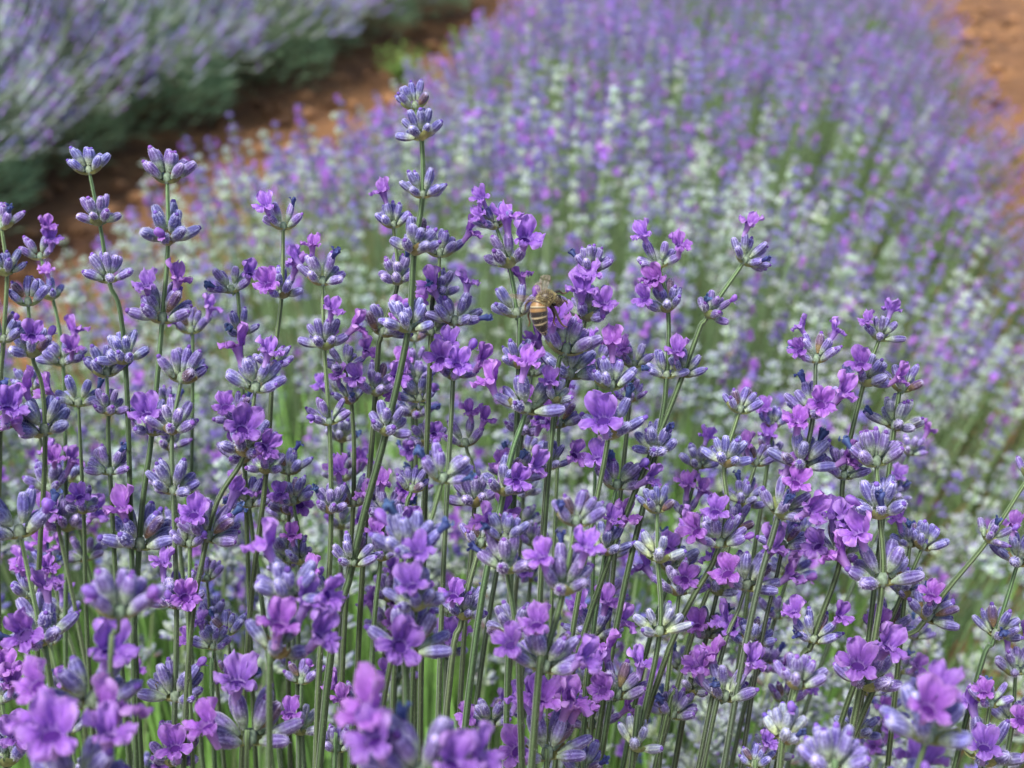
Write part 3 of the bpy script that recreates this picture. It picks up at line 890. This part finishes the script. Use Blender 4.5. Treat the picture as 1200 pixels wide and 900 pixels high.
# ------------------------------------------------------------------ sharp stalks, read off the photograph
# (label, depth, [(x, y, width, open, spent)], leaves the picture at, options)
ST_LIST = [
 ('tallest lavender stalk, slender and budded with no open flowers, rising above all the others', .385,
  [(487,127,40,0,0,0),(494,163,54,0,0,0),(495,231,52,0,0,0),(485,297,62,0,0,0),(478,388,62,0,0,0),(452,508,62,0,0,0),(413,662,56,0,0,0)], (374,900), dict(r=1.15)),
 ('bare-topped bud stalk, leftmost of the two tall left tips against the soil', .40,
  [(105,203,50,0,0,0),(117,263,52,0,0,0),(128,330,54,0,0,0),(147,425,60,0,0)], (166,900), {}),
 ('tall left stalk with two budded tiers over a tier of two violet flowers', .40,
  [(196,213,62,0,0,0),(197,285,72,0,0,1),(190,377,70,2,0),(178,508,64,1,0),(163,642,80,1,0)], (160,900), dict(r=1.1)),
 ('straight stalk of six stacked tiers whose lowest tier carries a front-facing flower', .39,
  [(212,447,66,0,0),(202,507,62,0,0),(203,578,62,0,0),(207,710,66,2,0,1),(205,820,72,0,0,1),(204,893,70,1,0)], (205,960), dict(r=1.1, dark=.3)),
 ('stalk with a single flower and a dried flower on its small top tier', .405,
  [(332,268,48,1,1),(330,348,52,2,0),(320,430,40,0,0),(312,553,52,1,0)], (283,900), {}),
 ('stalk whose two large crowded tiers hold flowers, left of the curled-top stalk', .385,
  [(299,458,68,3,0),(287,532,74,2,0),(242,632,70,2,0)], (214,930), dict(dark=.2)),
 ('curled-top stalk with hooded violet flowers, right of the small-topped stalk', .395,
  [(378,333,56,2,0),(380,408,56,2,0),(386,497,50,0,0,1),(388,600,52,0,1),(384,702,50,1,0)], (370,900), {}),
 ('flowering stalk hidden behind the left side of the tallest stalk', .41,
  [(461,266,46,1,0),(466,332,56,0,1),(447,392,58,1,0),(440,462,54,3,0)], (415,900), {}),
 ('stalk with one flower at its top, close behind the right side of the tallest stalk', .405,
  [(515,300,52,1,0),(513,347,54,0,1),(505,392,48,1,1)], (492,900), {}),
 ('stalk with a dense crown of flowers between the tallest stalk and the bee', .40,
  [(533,380,60,2,1),(531,443,62,4,0)], (512,900), dict(dark=.3)),
 ('stalk with flowers at its tip and a yellow bract, just left of the bee', .395,
  [(582,267,42,2,0),(597,312,66,3,0),(606,370,58,1,0),(608,430,52,0,0)], (592,900), {}),
 ('stalk under the bee with one wide open flower facing the viewer', .385,
  [(616,483,74,2,0),(590,578,64,2,0)], (540,900), dict(r=1.25)),
 ('stalk the bee clings to, with bright flowers and a bluish bud tip on top', .40,
  [(692,318,48,0,1),(686,374,64,4,0),(667,442,68,2,0),(642,548,50,1,0)], (626,900), {}),
 ('pale spent head with yellow brown bracts directly under the bee', .388,
  [(662,414,72,1,0,0),(650,470,50,1,0)], (622,900), dict(pale=1)),
 ('stalk with two broad budded tiers, right of and below the bee', .39,
  [(716,455,60,1,0),(713,512,78,1,1)], (650,900), {}),
 ('stalk with a lone flower at its tip, more flowers below, right of the bee', .40,
  [(773,313,50,2,0),(783,364,54,3,0),(781,442,50,0,1),(768,532,62,0,1)], (695,900), {}),
 ('pale-tipped budded stalk of four spaced tiers, in front of the stalk right of the bee', .375,
  [(770,600,50,0,0,0),(771,657,62,0,0),(773,743,62,0,0),(745,877,62,0,0)], (738,920), dict(pale=1)),
 ('leaning stalk topped by one pink-violet flower, standing clear of the blurred row', .40,
  [(871,308,52,1,1),(829,371,50,0,1),(800,440,48,1,0)], (640,900), {}),
 ('dark stalk thick with flowers, left one of the two tall clusters on the right', .39,
  [(956,424,52,3,1),(953,488,64,2,2),(938,549,68,3,1),(912,604,68,4,0)], (848,900), dict(dark=.7)),
 ('stalk with the highest flowers of the right-hand cluster and pale bracts', .395,
  [(1030,398,46,2,0),(1012,450,60,3,0),(988,560,56,1,0),(985,655,68,4,0),(952,752,56,3,0)], (910,900), {}),
 ('small pale budded top leaning right of the right-hand flower cluster', .40,
  [(1057,458,52,0,0),(1048,502,58,0,1)], (1000,900), dict(pale=1)),
 ('stalk of four well spaced broad tiers, rightmost of the tall right-hand cluster', .38,
  [(1027,545,68,0,1),(1031,605,72,0,1),(1034,684,84,2,0),(1014,805,82,2,0)], (988,910), dict(r=1.1)),
 ('leaning stalk with two small bud tiers above a flower cluster, left of the dark stalk', .395,
  [(866,483,50,0,0,0),(849,545,56,0,0),(843,640,64,3,0)], (740,900), {}),
 ('dark spent tier with blue dried flowers below the dark flowering stalk', .40,
  [(917,642,54,0,3)], (868,900), dict(dark=.8)),
 ('tier of four deep violet flowers low beside the dark spent tier', .395,
  [(873,690,70,4,0)], (818,900), dict(dark=.5)),
 ('arching stalk entering from the right edge with one open flower on its lowest tier', .39,
  [(1205,560,44,0,0),(1157,634,36,0,0),(1085,726,62,1,0)], (985,900), {}),
 ('stalk at the right edge with a blue dried flower on its lower tier', .395,
  [(1192,662,62,1,0),(1166,746,58,0,1)], (1118,900), {}),
 ('dense head of violet flowers in the bottom right corner', .38,
  [(1160,828,50,1,1),(1150,892,84,4,0)], (1140,980), {}),
 ('large blurred stalk close to the lens at the bottom right, flowers over pale buds', .275,
  [(1085,868,104,2,0),(1060,960,104,2,0)], (1050,1100), {}),
 ('blurred pale bud head close to the lens, left of the large blurred right stalk', .29,
  [(975,905,90,0,0,0)], (970,1050), dict(pale=1)),
 ('two-tiered pale bud stalk with a yellow bract, low on the right', .33,
  [(934,806,66,0,0),(918,868,66,0,0)], (905,1000), dict(pale=1)),
 ('head of violet flowers low on the right, left of the two-tiered pale stalk', .39,
  [(848,820,68,3,1)], (822,910), dict(dark=.3)),
 ('small head of two flowers with grey green buds under it, right of centre low down', .40,
  [(880,757,56,3,0)], (848,905), dict(dark=.2)),
 ('small lone flower peeping up at the bottom edge right of centre', .39,
  [(884,898,40,1,0)], (880,1000), {}),
 ('head with open flowers facing the viewer above pale buds, low right of the centre', .385,
  [(722,818,66,4,0)], (702,905), dict(r=1.2)),
 ('broad cluster of pink-violet flowers at the bottom edge, in the middle', .36,
  [(641,888,88,5,0)], (638,1000), {}),
 ('pale greenish bud head at the bottom edge, right of the broad flower cluster', .375,
  [(682,906,64,0,0)], (680,1000), dict(pale=1)),
 ('soft blurred stalk in front of the middle with flowers between two bud tiers', .325,
  [(674,615,68,0,0),(660,693,82,2,0),(637,785,84,3,0)], (622,910), dict(r=1.05)),
 ('slightly blurred stalk with brown bract and pale buds left of the soft middle stalk', .345,
  [(592,633,54,0,0),(594,669,74,1,0),(605,747,68,0,0)], (612,910), {}),
 ('blurred bud head with a sky-blue dried flower on top, in the middle', .335,
  [(518,564,66,0,2,0)], (438,900), {}),
 ('thick blurred stalk of three crowded bud tiers below the blue-tipped head', .31,
  [(482,650,80,0,2),(487,712,78,2,0),(477,766,92,1,0)], (478,930), {}),
 ('very blurred bright violet flowers at the bottom edge, nearest to the lens', .25,
  [(492,915,124,4,0)], (490,1100), {}),
 ('leaning stalk with flowers at its middle tier, right of the crowded blurred tiers', .39,
  [(562,640,60,1,0),(542,723,58,1,1)], (518,900), dict(dark=.2, r=1.2)),
 ('small bright flower pair low left of the crowded blurred tiers', .395,
  [(418,832,52,2,0)], (408,930), {}),
 ('blurred pale violet bud head with no open flowers over the lower left stems', .275,
  [(140,722,92,0,0,2)], (132,950), dict(r=.9)),
 ('blurred stalk with one big upright violet flower in the lower left', .29,
  [(108,828,104,2,0)], (104,1000), {}),
 ('very blurred flowering head in the bottom left corner', .265,
  [(92,935,120,4,0)], (90,1100), {}),
 ('partly cut flower head at the lower left edge', .36,
  [(2,822,60,2,0),(12,893,74,1,1)], (12,1000), {}),
 ('blurred two-tiered stalk with flowers above and between its tiers, left of the middle', .305,
  [(338,703,80,2,0),(322,766,88,3,0)], (316,930), {}),
 ('soft bud head flanked by two flowers, low beneath the two-tiered blurred stalk', .335,
  [(293,870,98,3,0)], (290,990), {}),
 ('thick leaning stalk with a pair of wide tiers, at the lower left edge', .355,
  [(24,628,82,2,1),(50,753,86,2,1)], (76,905), dict(r=1.2)),
 ('stalk of three compact tiers near the left edge with a straight grey stem', .385,
  [(33,357,54,0,0,0),(38,417,60,1,0),(53,508,72,2,0)], (46,900), {}),
 ('softly blurred stalk with frilly flowers at its tip near the left edge', .455,
  [(48,303,44,2,0),(62,350,42,1,0),(74,427,52,2,0),(78,620,62,3,0)], (82,900), {}),
 ('stalk cut by the left edge, with bluish buds in four tiers', .38,
  [(2,268,46,0,1),(8,322,42,0,1),(4,400,52,0,0),(0,502,78,2,0)], (6,900), {}),
 ('stalk with one pale flower over blue dried tiers, right of the second tall left tip', .42,
  [(272,342,50,1,1),(282,394,50,0,1)], (300,900), {}),
 ('half hidden stalk with a small flower behind the second tall left tip', .48,
  [(224,390,48,1,0),(226,440,40,0,0)], (224,900), {}),
 ('budded stalk with yellow-green bracts and no flowers, right of the left edge stems', .40,
  [(125,440,58,0,0,0),(127,485,50,0,0,0),(129,555,52,0,0)], (152,900), dict(pale=0)),
 ('flowering stalk between the curled-top stalk and the tallest stalk', .42,
  [(404,432,46,2,0),(412,472,44,1,0),(414,592,56,2,0)], (398,900), {}),
 ('small flower head low behind the lower stem of the tallest stalk', .41,
  [(452,606,54,3,0),(446,655,50,1,0)], (432,900), {}),
 ('short bud head to the right of the lower stem of the tallest stalk', .39,
  [(482,575,46,0,0),(474,622,50,1,0)], (458,900), {}),
 ('stalk with ruffled flowers left of the wide open flower under the bee', .41,
  [(546,522,52,2,0),(556,592,60,1,0)], (536,900), dict(dark=.3)),
 ('stalk with curling flowers and dark buds right of the soft middle stalk', .40,
  [(722,572,62,2,1),(709,648,60,3,0)], (680,900), {}),
 ('flower tier low between the middle stalks and the right-hand cluster', .405,
  [(796,696,60,3,0)], (772,905), {}),
 ('small bud head with a blue dried tip, low and alone before green stems', .395,
  [(788,840,56,0,1)], (765,910), {}),
 ('bright flower group behind the soft middle stalk, low down', .41,
  [(694,748,60,4,0)], (678,905), {}),
 ('deep violet flowers near the bottom edge behind the broad flower cluster', .41,
  [(694,852,60,3,0)], (690,905), dict(dark=.3)),
 ('dark blue bud head near the centre right of the bee, under the broad budded tiers', .43,
  [(742,430,46,1,1),(738,470,44,0,0)], (700,900), dict(dark=.3)),
 ('flower tier half hidden left of the lone six-tier stalk base', .41,
  [(92,475,54,1,1),(98,600,50,1,0)], (112,900), {}),
 ('low bud tier between the left blurred heads', .40,
  [(36,700,50,2,0),(170,775,10,0,0)][:1], (40,900), {}),
 ('bud tier with an opening flower low left beside the blurred violet flower', .385,
  [(222,640,50,0,0,1)], (226,900), {}),
 ('leaning stalk with three dull tiers behind the leaning flower-topped stalk', .46,
  [(905,500,40,1,0),(900,540,44,1,0)], (850,900), {}),
 ('flower tier beside the base of the four-tier right stalk', .41,
  [(1066,640,46,1,1),(1060,700,46,0,0)], (1040,900), {}),
 ('flowering stalk low in the right corner behind the dense violet head', .42,
  [(1190,790,56,2,0),(1186,850,56,1,0)], (1170,950), {}),
 ('mid-height flower tier left of the stalk with the dense crown', .42,
  [(492,470,50,2,0),(500,520,48,1,0)], (480,900), {}),
 ('flower tier tucked behind the stalk that carries the open front-facing flower', .43,
  [(655,500,52,3,0)], (640,900), {}),
 ('small violet tier behind the two broad budded tiers', .44,
  [(700,430,44,2,0)], (690,900), {}),
 ('violet tier low behind the curled-top stalk', .42,
  [(344,590,50,2,0),(352,660,46,1,0)], (350,900), {}),
 ('small flower tier low in front of the green stems left of centre', .41,
  [(250,760,46,2,0)], (252,900), {}),
 ('pale budded tier low in front of the green stems, beside the blurred middle stalk', .40,
  [(395,880,50,0,0)], (392,960), dict(pale=1)),
 ('flower tier low down between the two leaning middle stems', .41,
  [(575,850,54,2,0)], (572,960), {}),
]
for i, (lab, d, pts, end, kw) in enumerate(ST_LIST):
    stalk(lab, d, pts, end, seed=i + 1, **kw)

# half hidden stalks that fill the stand just behind the sharpest ones
def fill_stalks():
    g = random.Random(91)
    bands = [(395, 480, 6, 'upper'), (490, 585, 8, 'middle'), (595, 690, 9, 'lower'), (705, 830, 12, 'lowest')]
    n = 0
    for y0, y1, cnt, nm in bands:
        xs = sorted(12 + (1130 if y0 > 480 else 880) * (j + g.uniform(0.1, 0.9)) / cnt for j in range(cnt))
        for j, x in enumerate(xs):
            if y0 < 480 and x > 680: x = 680 - g.uniform(0, 200)
            y = g.uniform(y0, y1); d = g.uniform(0.405, 0.50)
            lean = (x - 420) / 900 * 0.55 + g.uniform(-.06, .06)
            pts = []; yy = y; n_t = g.choice([2, 3, 3, 4])
            nf_all = 0
            for t in range(n_t):
                nf = g.choice([0, 0, 1, 2]) if t else g.choice([0, 0, 1]); nf_all += nf
                pts.append((x - (yy - y) * lean, yy, g.uniform(50, 62) * 0.41 / d * (0.85 if t == 0 else 1), nf, 1 if g.random() < .3 else 0))
                yy += g.uniform(42, 75) * 0.41 / d
            lab = '%s from left of the %s half hidden stalks, %s' % (ORD[j], nm, 'some flowers open' if nf_all > 2 else 'mostly closed buds')
            ye = max(yy, 900)
            stalk(lab, d, pts, (x - (ye - y) * lean, ye), seed=500 + n, dark=g.choice([0, .2, .5]), pale=g.random() < .2,
                  group='half hidden lavender stalks among the sharp ones')
            n += 1
    return n


ORD = ['first', 'second', 'third', 'fourth', 'fifth', 'sixth', 'seventh', 'eighth', 'ninth', 'tenth', 'eleventh', 'twelfth', 'thirteenth', 'fourteenth', 'fifteenth']
N_FILL = fill_stalks()
# ------------------------------------------------------------------ individuals behind them
N_IND = 300 - len(ST_LIST) - N_FILL
ORD = ['first', 'second', 'third', 'fourth', 'fifth', 'sixth', 'seventh', 'eighth', 'ninth', 'tenth', 'eleventh', 'twelfth', 'thirteenth', 'fourteenth', 'fifteenth']
near = [s for s in spikes if -30 < s[4] < 1230 and -20 < s[5] < 930][:N_IND]
near_ids = set(id(s) for s in near)
rest = [s for s in spikes if id(s) not in near_ids]
protos = {}
for k in KINDS:
    protos[k] = []
    for stem, parts in PR_MID[k]:
        protos[k].append((mesh_of(stem, 'stem', [MS]), [mesh_of(p, 'flower_whorl', [MC, MP]) for p in parts]))
KN = {'young': 'pale green budded', 'lilac': 'lilac budded', 'bloom': 'violet flowering'}
cells = {}
for s in near:
    px, py = s[4], s[5]
    XE = [260, 420, 600, 740, 850, 960, 1060, 1140]
    XN = ['left of the small-topped stalk', 'left of the tallest stalk', 'between tallest stalk and bee', 'right below the bee', 'behind stalks right of the bee',
          'left of the dark right-hand stalk', 'behind the right-hand flower cluster', 'right of the right-hand cluster', 'near the right edge']
    YN = ['high', 'at mid height', 'low', 'lowest']
    xi = sum(px > e for e in XE); yi = sum(py > e for e in (430, 520, 620))
    cells.setdefault((xi, yi, s[3]), []).append(s)
for (xi, yi, k), lst in cells.items():
    lst.sort(key=lambda s: s[4])
    for j, s in enumerate(lst):
        rng = random.Random(int(s[4] * 10))
        M, S, L = spike_matrix(s[1], s[2], rng)
        if len(lst) == 1:
            lab = 'blurred %s spike %s, %s' % (KN[k], YN[yi], XN[xi])
        else:
            lab = '%s from left, blurred %s spikes %s, %s' % (ORD[min(j, 14)], KN[k], YN[yi], XN[xi])
        root = thing('lavender_stalk', lab, 'lavender stalk', (0, 0, 0), 'blurred lavender stalks behind the sharp ones')
        root.matrix_world = Matrix([list(r) for r in M])
        sm, wm = rng.choice(protos[k])
        st_ = bpy.data.objects.new('stem', sm); COL.objects.link(st_); st_.parent = root
        st_.matrix_local = Matrix([list(r) for r in S])
        dz = L - 0.5
        for me in wm:
            o = bpy.data.objects.new('flower_whorl', me); COL.objects.link(o); o.parent = root
            o.location = (0, 0, dz)

# the rest of the row: past the three hundred that show largest
mb = MB()
for s in rest:
    rng = random.Random(int(s[4] * 13) + int(s[5]))
    M, S, L = spike_matrix(s[1], s[2], rng)
    pr = PR_MID if s[0] < 1.15 else PR_LOW
    stem, parts = rng.choice(pr[s[3]])
    tint = np.array([1, 1, 1]) * rng.uniform(0.6, 1.3) * np.array([rng.uniform(.93, 1.07), 1, rng.uniform(.95, 1.05)])
    mb.addp((stem[0], stem[1], stem[2], stem[3], (stem[4][0] * 0 + 2, stem[4][1] * 0 + 2)), M @ S, tint)
    D = np.eye(4); D[2, 3] = L - 0.5
    for p in parts:
        mb.addp(p, M @ D, tint)
o = obj('lavender_bloom', mb.mesh('lavender_bloom', [MC, MP, MS]))
tag(o, 'mass of blurred lilac and violet lavender spikes filling the row behind', 'lavender flowers', None, 'stuff')

# leafy shoots and bare green stems inside the row
mb = MB()
N = 15000
U = 0.12 + 6.0 * nr.random(N) ** 1.7; Vv = VC + VH * nr.uniform(-0.95, 1.0, N)
for i in range(N):
    u, v = U[i], Vv[i]
    zc = canopy(u, v) * 0.86
    up = i % 3 == 0
    if up:            # long bare stems, bright green
        z0, L = 0.05, zc * nr.uniform(0.55, 0.88); wd = nr.uniform(0.0009, 0.0015)
        col = mix((0.03, 0.075, 0.02), (0.12, 0.23, 0.055), nr.random() ** 1.3)
        lean = np.array([nr.normal(0, .10), nr.normal(0, .10) + (v - VC) * 0.5])
    else:             # narrow leaves
        z0 = zc * nr.uniform(0.05, 0.62); L = nr.uniform(0.03, 0.06); wd = nr.uniform(0.0012, 0.002)
        col = mix((0.025, 0.06, 0.018), (0.09, 0.16, 0.06), nr.random())
        lean = np.array([nr.normal(0, .5), nr.normal(0, .5)])
    b0 = uv(u, v, z0)
    tip = b0 + np.append(uv(lean[0] * L, lean[1] * L)[:2], L)
    mid_ = (b0 + tip) / 2 + [nr.normal(0, .006), nr.normal(0, .006), 0]
    a = nr.uniform(0, 3.14); sx = np.array([math.cos(a), math.sin(a), 0]) * wd; sy = np.array([-math.sin(a), math.cos(a), 0]) * wd * (1 if up else .35)
    ring = lambda c, k: [c + sx * k, c + sy * k, c - sx * k, c - sy * k]
    V = ring(b0, .8) + ring(mid_, 1) + ring(tip, .55)
    Q = [(r * 4 + j, r * 4 + (j + 1) % 4, (r + 1) * 4 + (j + 1) % 4, (r + 1) * 4 + j) for r in (0, 1) for j in range(4)] + [(8, 9, 10, 11)]
    mb.add(V, Q, None, col)
for i in range(3400):
    u, v = 0.42 + 0.62 * nr.random() ** 1.2, nr.uniform(-0.62, 0.12)
    h_ = nr.uniform(0.30, 0.46 - 0.12 * max(0, v + .1) / .2) * (1 - 0.3 * abs((v - VC) / VH) ** 3)
    b0 = uv(u, v, 0.02); tip = uv(u + nr.normal(0, .03), v + nr.normal(0, .03) + (v + 0.1) * .06, h_)
    wd = nr.uniform(0.0008, 0.0019)
    col = mix((0.05, 0.14, 0.025), (0.22, 0.50, 0.10), nr.random() ** 0.9)
    mid_ = (b0 + tip) / 2 + [nr.normal(0, .005), nr.normal(0, .005), 0]
    a = nr.uniform(0, 3.14); sx = np.array([math.cos(a), math.sin(a), 0]) * wd; sy = np.array([-math.sin(a), math.cos(a), 0]) * wd
    V = [c + q_ * k_ for c, k_ in ((b0, 1), (mid_, 1), (tip, .5)) for q_ in (sx, sy, -sx, -sy)]
    Q = [(r * 4 + j, r * 4 + (j + 1) % 4, (r + 1) * 4 + (j + 1) % 4, (r + 1) * 4 + j) for r in (0, 1) for j in range(4)] + [(8, 9, 10, 11)]
    mb.add(V, Q, None, col)
o = obj('lavender_foliage', mb.mesh('lavender_foliage', [ML]))
tag(o, 'green lavender shoots and narrow leaves under the flower stalks', 'foliage', None, 'stuff')


# ------------------------------------------------------------------ the bee
def bee():
    d = 0.366
    px = d / FPX                      # metres per photo pixel there
    c = np.array(P(638, 362, d))
    ez = np.array([0, 0, CAMH]) - c; ez /= np.linalg.norm(ez)
    ex = np.cross((0, 0, 1), ez); ex /= np.linalg.norm(ex)
    ey = np.cross(ez, ex)
    root = thing('honey_bee', 'striped honey bee with spread wings clinging to a violet flower', 'bee', tuple(c))
    M = np.eye(4); M[:3, 0], M[:3, 1], M[:3, 2], M[:3, 3] = ex, ey, ez, c
    root.matrix_world = Matrix([list(r) for r in M])
    L = lambda x, y, z=0.0: np.array([(x - 638) * px, (362 - y) * px, z * px])     # z: pixels towards the viewer
    # body spine from abdomen tip to face, with radii in pixels
    sp = [(640, 394, -9, .6), (638.5, 391, -8, 3), (636.5, 386, -6, 6), (634, 379, -3, 8.6), (632, 371, -1, 10), (631, 363, 0, 10.2), (631, 357, 0, 8.8), (632.5, 354.5, -1, 5.0),
          (634, 353, -1, 4.6), (636, 351, 0, 7.6), (639.5, 349, 1, 8.4), (643.5, 348.5, 0, 7.8), (646.5, 349, -2, 4.8), (648, 349.7, -3, 4.4), (650, 350.5, -4, 6.4), (653, 352.5, -5, 6.4), (656, 355.5, -7, 4.0), (657.5, 357.5, -8, 1.5)]
    S = catmull([np.append(L(a, b, c_), r_ * px) for a, b, c_, r_ in sp], 6)
    m = len(S)

    def colf(f, k):
        s = f * (len(sp) - 1)
        if s < 7.2:                      # abdomen: dark rings, amber towards the waist, pale hair bands
            t = s
            if t < 1.4: return (0.012, 0.010, 0.010)
            ph = (t * 1.28) % 1.0
            amber = np.array((0.27, 0.15, 0.05)) if t > 4.4 else np.array((0.07, 0.055, 0.045))
            if ph < 0.16: return (0.50, 0.42, 0.25)
            return amber if ph < 0.62 and t > 4.4 else (0.016, 0.013, 0.012) if t <= 5.6 or ph > .7 else tuple(amber)
        if s < 12.2: return (0.055, 0.038, 0.018)
        return (0.05, 0.035, 0.022)
    mb = MB()
    body = sweep(S[:, :3], S[:, 3], 22, colf)
    mb.addp(body)
    # legs grow from the underside of the thorax, in the same mesh
    legs = [[(642, 354, -3), (649, 361, -3), (655.5, 375, -4), (660, 381, -6), (665, 383.5, -8)],
            [(640, 356, -4), (647, 362, -8), (650, 370, -12), (649, 377, -13), (652, 382, -14)],
            [(646, 352, -4), (655, 358, -10), (662, 352, -12), (666, 356, -14)],
            [(635, 356, -4), (624, 361, -9), (619, 369, -11), (621, 378, -12), (619, 383, -13)],
            [(633, 354, -5), (622, 352, -10), (616, 357, -12), (615, 364, -13)],
            [(645, 346, -4), (654, 341, -8), (660, 344, -11), (664, 342, -13)]]
    for lg in legs:
        pts = catmull([L(*p) for p in lg], 5)
        n = len(pts)
        mb.addp(sweep(pts, np.interp(np.linspace(0, 1, n), [0, .3, .5, .75, 1], [1.5, 1.7, 1.5, 1.0, .5]) * px, 7,
                      lambda f, k: mix((0.02, 0.014, 0.01), (0.22, 0.11, 0.04), max(0, f - .4) * 1.3)))
    mbody, n_, b, _ = base_mat('bee_chitin')
    n_.links.new(pigment(n_, 0, 0, 0.12, 700), b.inputs['Base Color']); b.inputs['Roughness'].default_value = 0.38; b.inputs['Sheen Weight'].default_value = .2
    obj('body', mb.mesh('body', [mbody]), root)
    # pelt of short hairs
    g = np.random.default_rng(3)
    V, T, C = [], [], []
    for j in range(9000):
        i = int(g.integers(5, m - 6)); f = i / (m - 1) * (len(sp) - 1)
        if f < 7:
            if g.random() < 0.88: continue
        k = g.uniform(0, 6.28)
        tn = S[min(i + 1, m - 1), :3] - S[i - 1, :3]; tn /= np.linalg.norm(tn)
        x_ = np.cross((0.3, 0.9, 0.1), tn); x_ /= np.linalg.norm(x_); y_ = np.cross(tn, x_)
        o_ = x_ * math.cos(k) + y_ * math.sin(k)
        p = S[i, :3] + o_ * S[i, 3] * 0.97 + tn * g.uniform(-1, 1) * px
        thx = 7.2 < f < 12.6
        hl = g.uniform(2.0, 4.2) * px if thx else g.uniform(.6, 1.5) * px
        w_ = np.cross(o_, tn + g.normal(0, .5, 3)); w_ /= np.linalg.norm(w_)
        dr = o_ + g.normal(0, .3, 3) - tn * (0.2 if thx else .8); dr /= np.linalg.norm(dr)
        q = len(V)
        V += [p - w_ * .3 * px, p + w_ * .3 * px, p + dr * hl]; T.append((q, q + 1, q + 2))
        C += [mix((0.80, 0.68, 0.42), (0.40, 0.29, 0.14), g.random())] * 3
    mb = MB(); mb.add(np.array(V), None, T, np.array(C)); obj('fur', mb.mesh('fur', [MH]), root)
    # eyes
    me_, n_, b, _ = base_mat('bee_eye'); b.inputs['Base Color'].default_value = (0.012, 0.008, 0.006, 1); b.inputs['Roughness'].default_value = 0.15
    for (x, y, z) in ((654.5, 348.5, -2), (649, 355.5, -1.5)):
        mb = MB(); mb.addp(lathe([(0.4, -3.9), (2.0, -3.2), (2.9, -1.5), (3.1, 0), (2.8, 1.6), (1.8, 3.1), (.7, 3.8)], 12, lambda i, k: (1, 1, 1)))
        o = obj('eye', mb.mesh('eye', [me_]), root, frame(L(3 + 638, 362 - (-4) - 8)*0 + np.array([.6, -.75, 0]), t=L(x, y, z), s=px * 1.0))
    for lst in ([(655, 352, -3), (659, 350, 1), (663, 354, 1), (665, 359, 0)], [(652, 355, -3), (655, 358, 2), (656, 364, 2), (654, 369, 1)]):
        pts = catmull([L(*p) for p in lst], 4)
        mb = MB(); mb.addp(sweep(pts, np.linspace(.55, .45, len(pts)) * px, 6, lambda f, k: (0.02, 0.014, 0.01)))
        obj('antenna', mb.mesh('antenna', [mbody]), root)
    # wings: veined membranes with thickness
    mw, n_, b, out = base_mat('wing_membrane')
    at = n_.nodes.new('ShaderNodeAttribute'); at.attribute_name = 'Col'
    b.inputs['Roughness'].default_value = 0.25; n_.links.new(at.outputs['Color'], b.inputs['Base Color'])
    tr = n_.nodes.new('ShaderNodeBsdfTransparent'); tr.inputs['Color'].default_value = (0.95, 0.92, 0.88, 1)
    mx = n_.nodes.new('ShaderNodeMixShader'); mx.inputs[0].default_value = 0.26
    n_.links.new(tr.outputs[0], mx.inputs[1]); n_.links.new(b.outputs[0], mx.inputs[2]); n_.links.new(mx.outputs[0], out.inputs['Surface'])
    wings = [((637, 345, 6), (644, 323, 8), 13, 'f'), ((634, 347, 5), (633, 330, 3), 9, 'h'),
             ((630, 349, 6), (596, 345, 14), 6, 'f'), ((630, 352, 5), (608, 351, 8), 4, 'h')]
    for a, b_, wd, _ in wings:
        A, B = L(*a), L(*b_)
        ax = B - A; Ln = np.linalg.norm(ax); ax /= Ln
        nrm = np.array([0.1, 0.35, 1.0]) if abs(ax[0]) > .8 else np.array([-.2, .1, 1.0])
        sd_ = np.cross(nrm, ax); sd_ /= np.linalg.norm(sd_); nm = np.cross(ax, sd_)
        mb = MB(); V, C = [], []
        ns, ntt = 12, 7
        for lay in (1, -1):
            for i in range(ns):
                s = i / (ns - 1)
                wv = wd * px * (0.18 + 0.82 * math.sin(math.pi * (0.05 + 0.62 * s)) ** 1.2) * math.sqrt(max(.02, 1 - max(0, (s - .75) / .26) ** 2))
                for j in range(ntt):
                    t = j / (ntt - 1)
                    V.append(A + ax * Ln * s + sd_ * wv * (t - .2) + nm * (lay * .12 + .5 * math.sin(t * 9) * .25) * px)
                    vein = j in (0, 2, 4) or i in (5, 8)
                    C.append((0.10, 0.06, 0.035) if vein else (0.42, 0.36, 0.32))
        o_ = ns * ntt
        Q = [(i * ntt + j, i * ntt + j + 1, (i + 1) * ntt + j + 1, (i + 1) * ntt + j) for i in range(ns - 1) for j in range(ntt - 1)]
        Q2 = [(q[3] + o_, q[2] + o_, q[1] + o_, q[0] + o_) for q in Q]
        mb.add(V, Q + Q2, None, np.array(C)); obj('wing', mb.mesh('wing', [mw]), root)


bee()
print('objects', len(scene.objects), 'polys stuff', len(bpy.data.objects['lavender_bloom'].data.polygons))
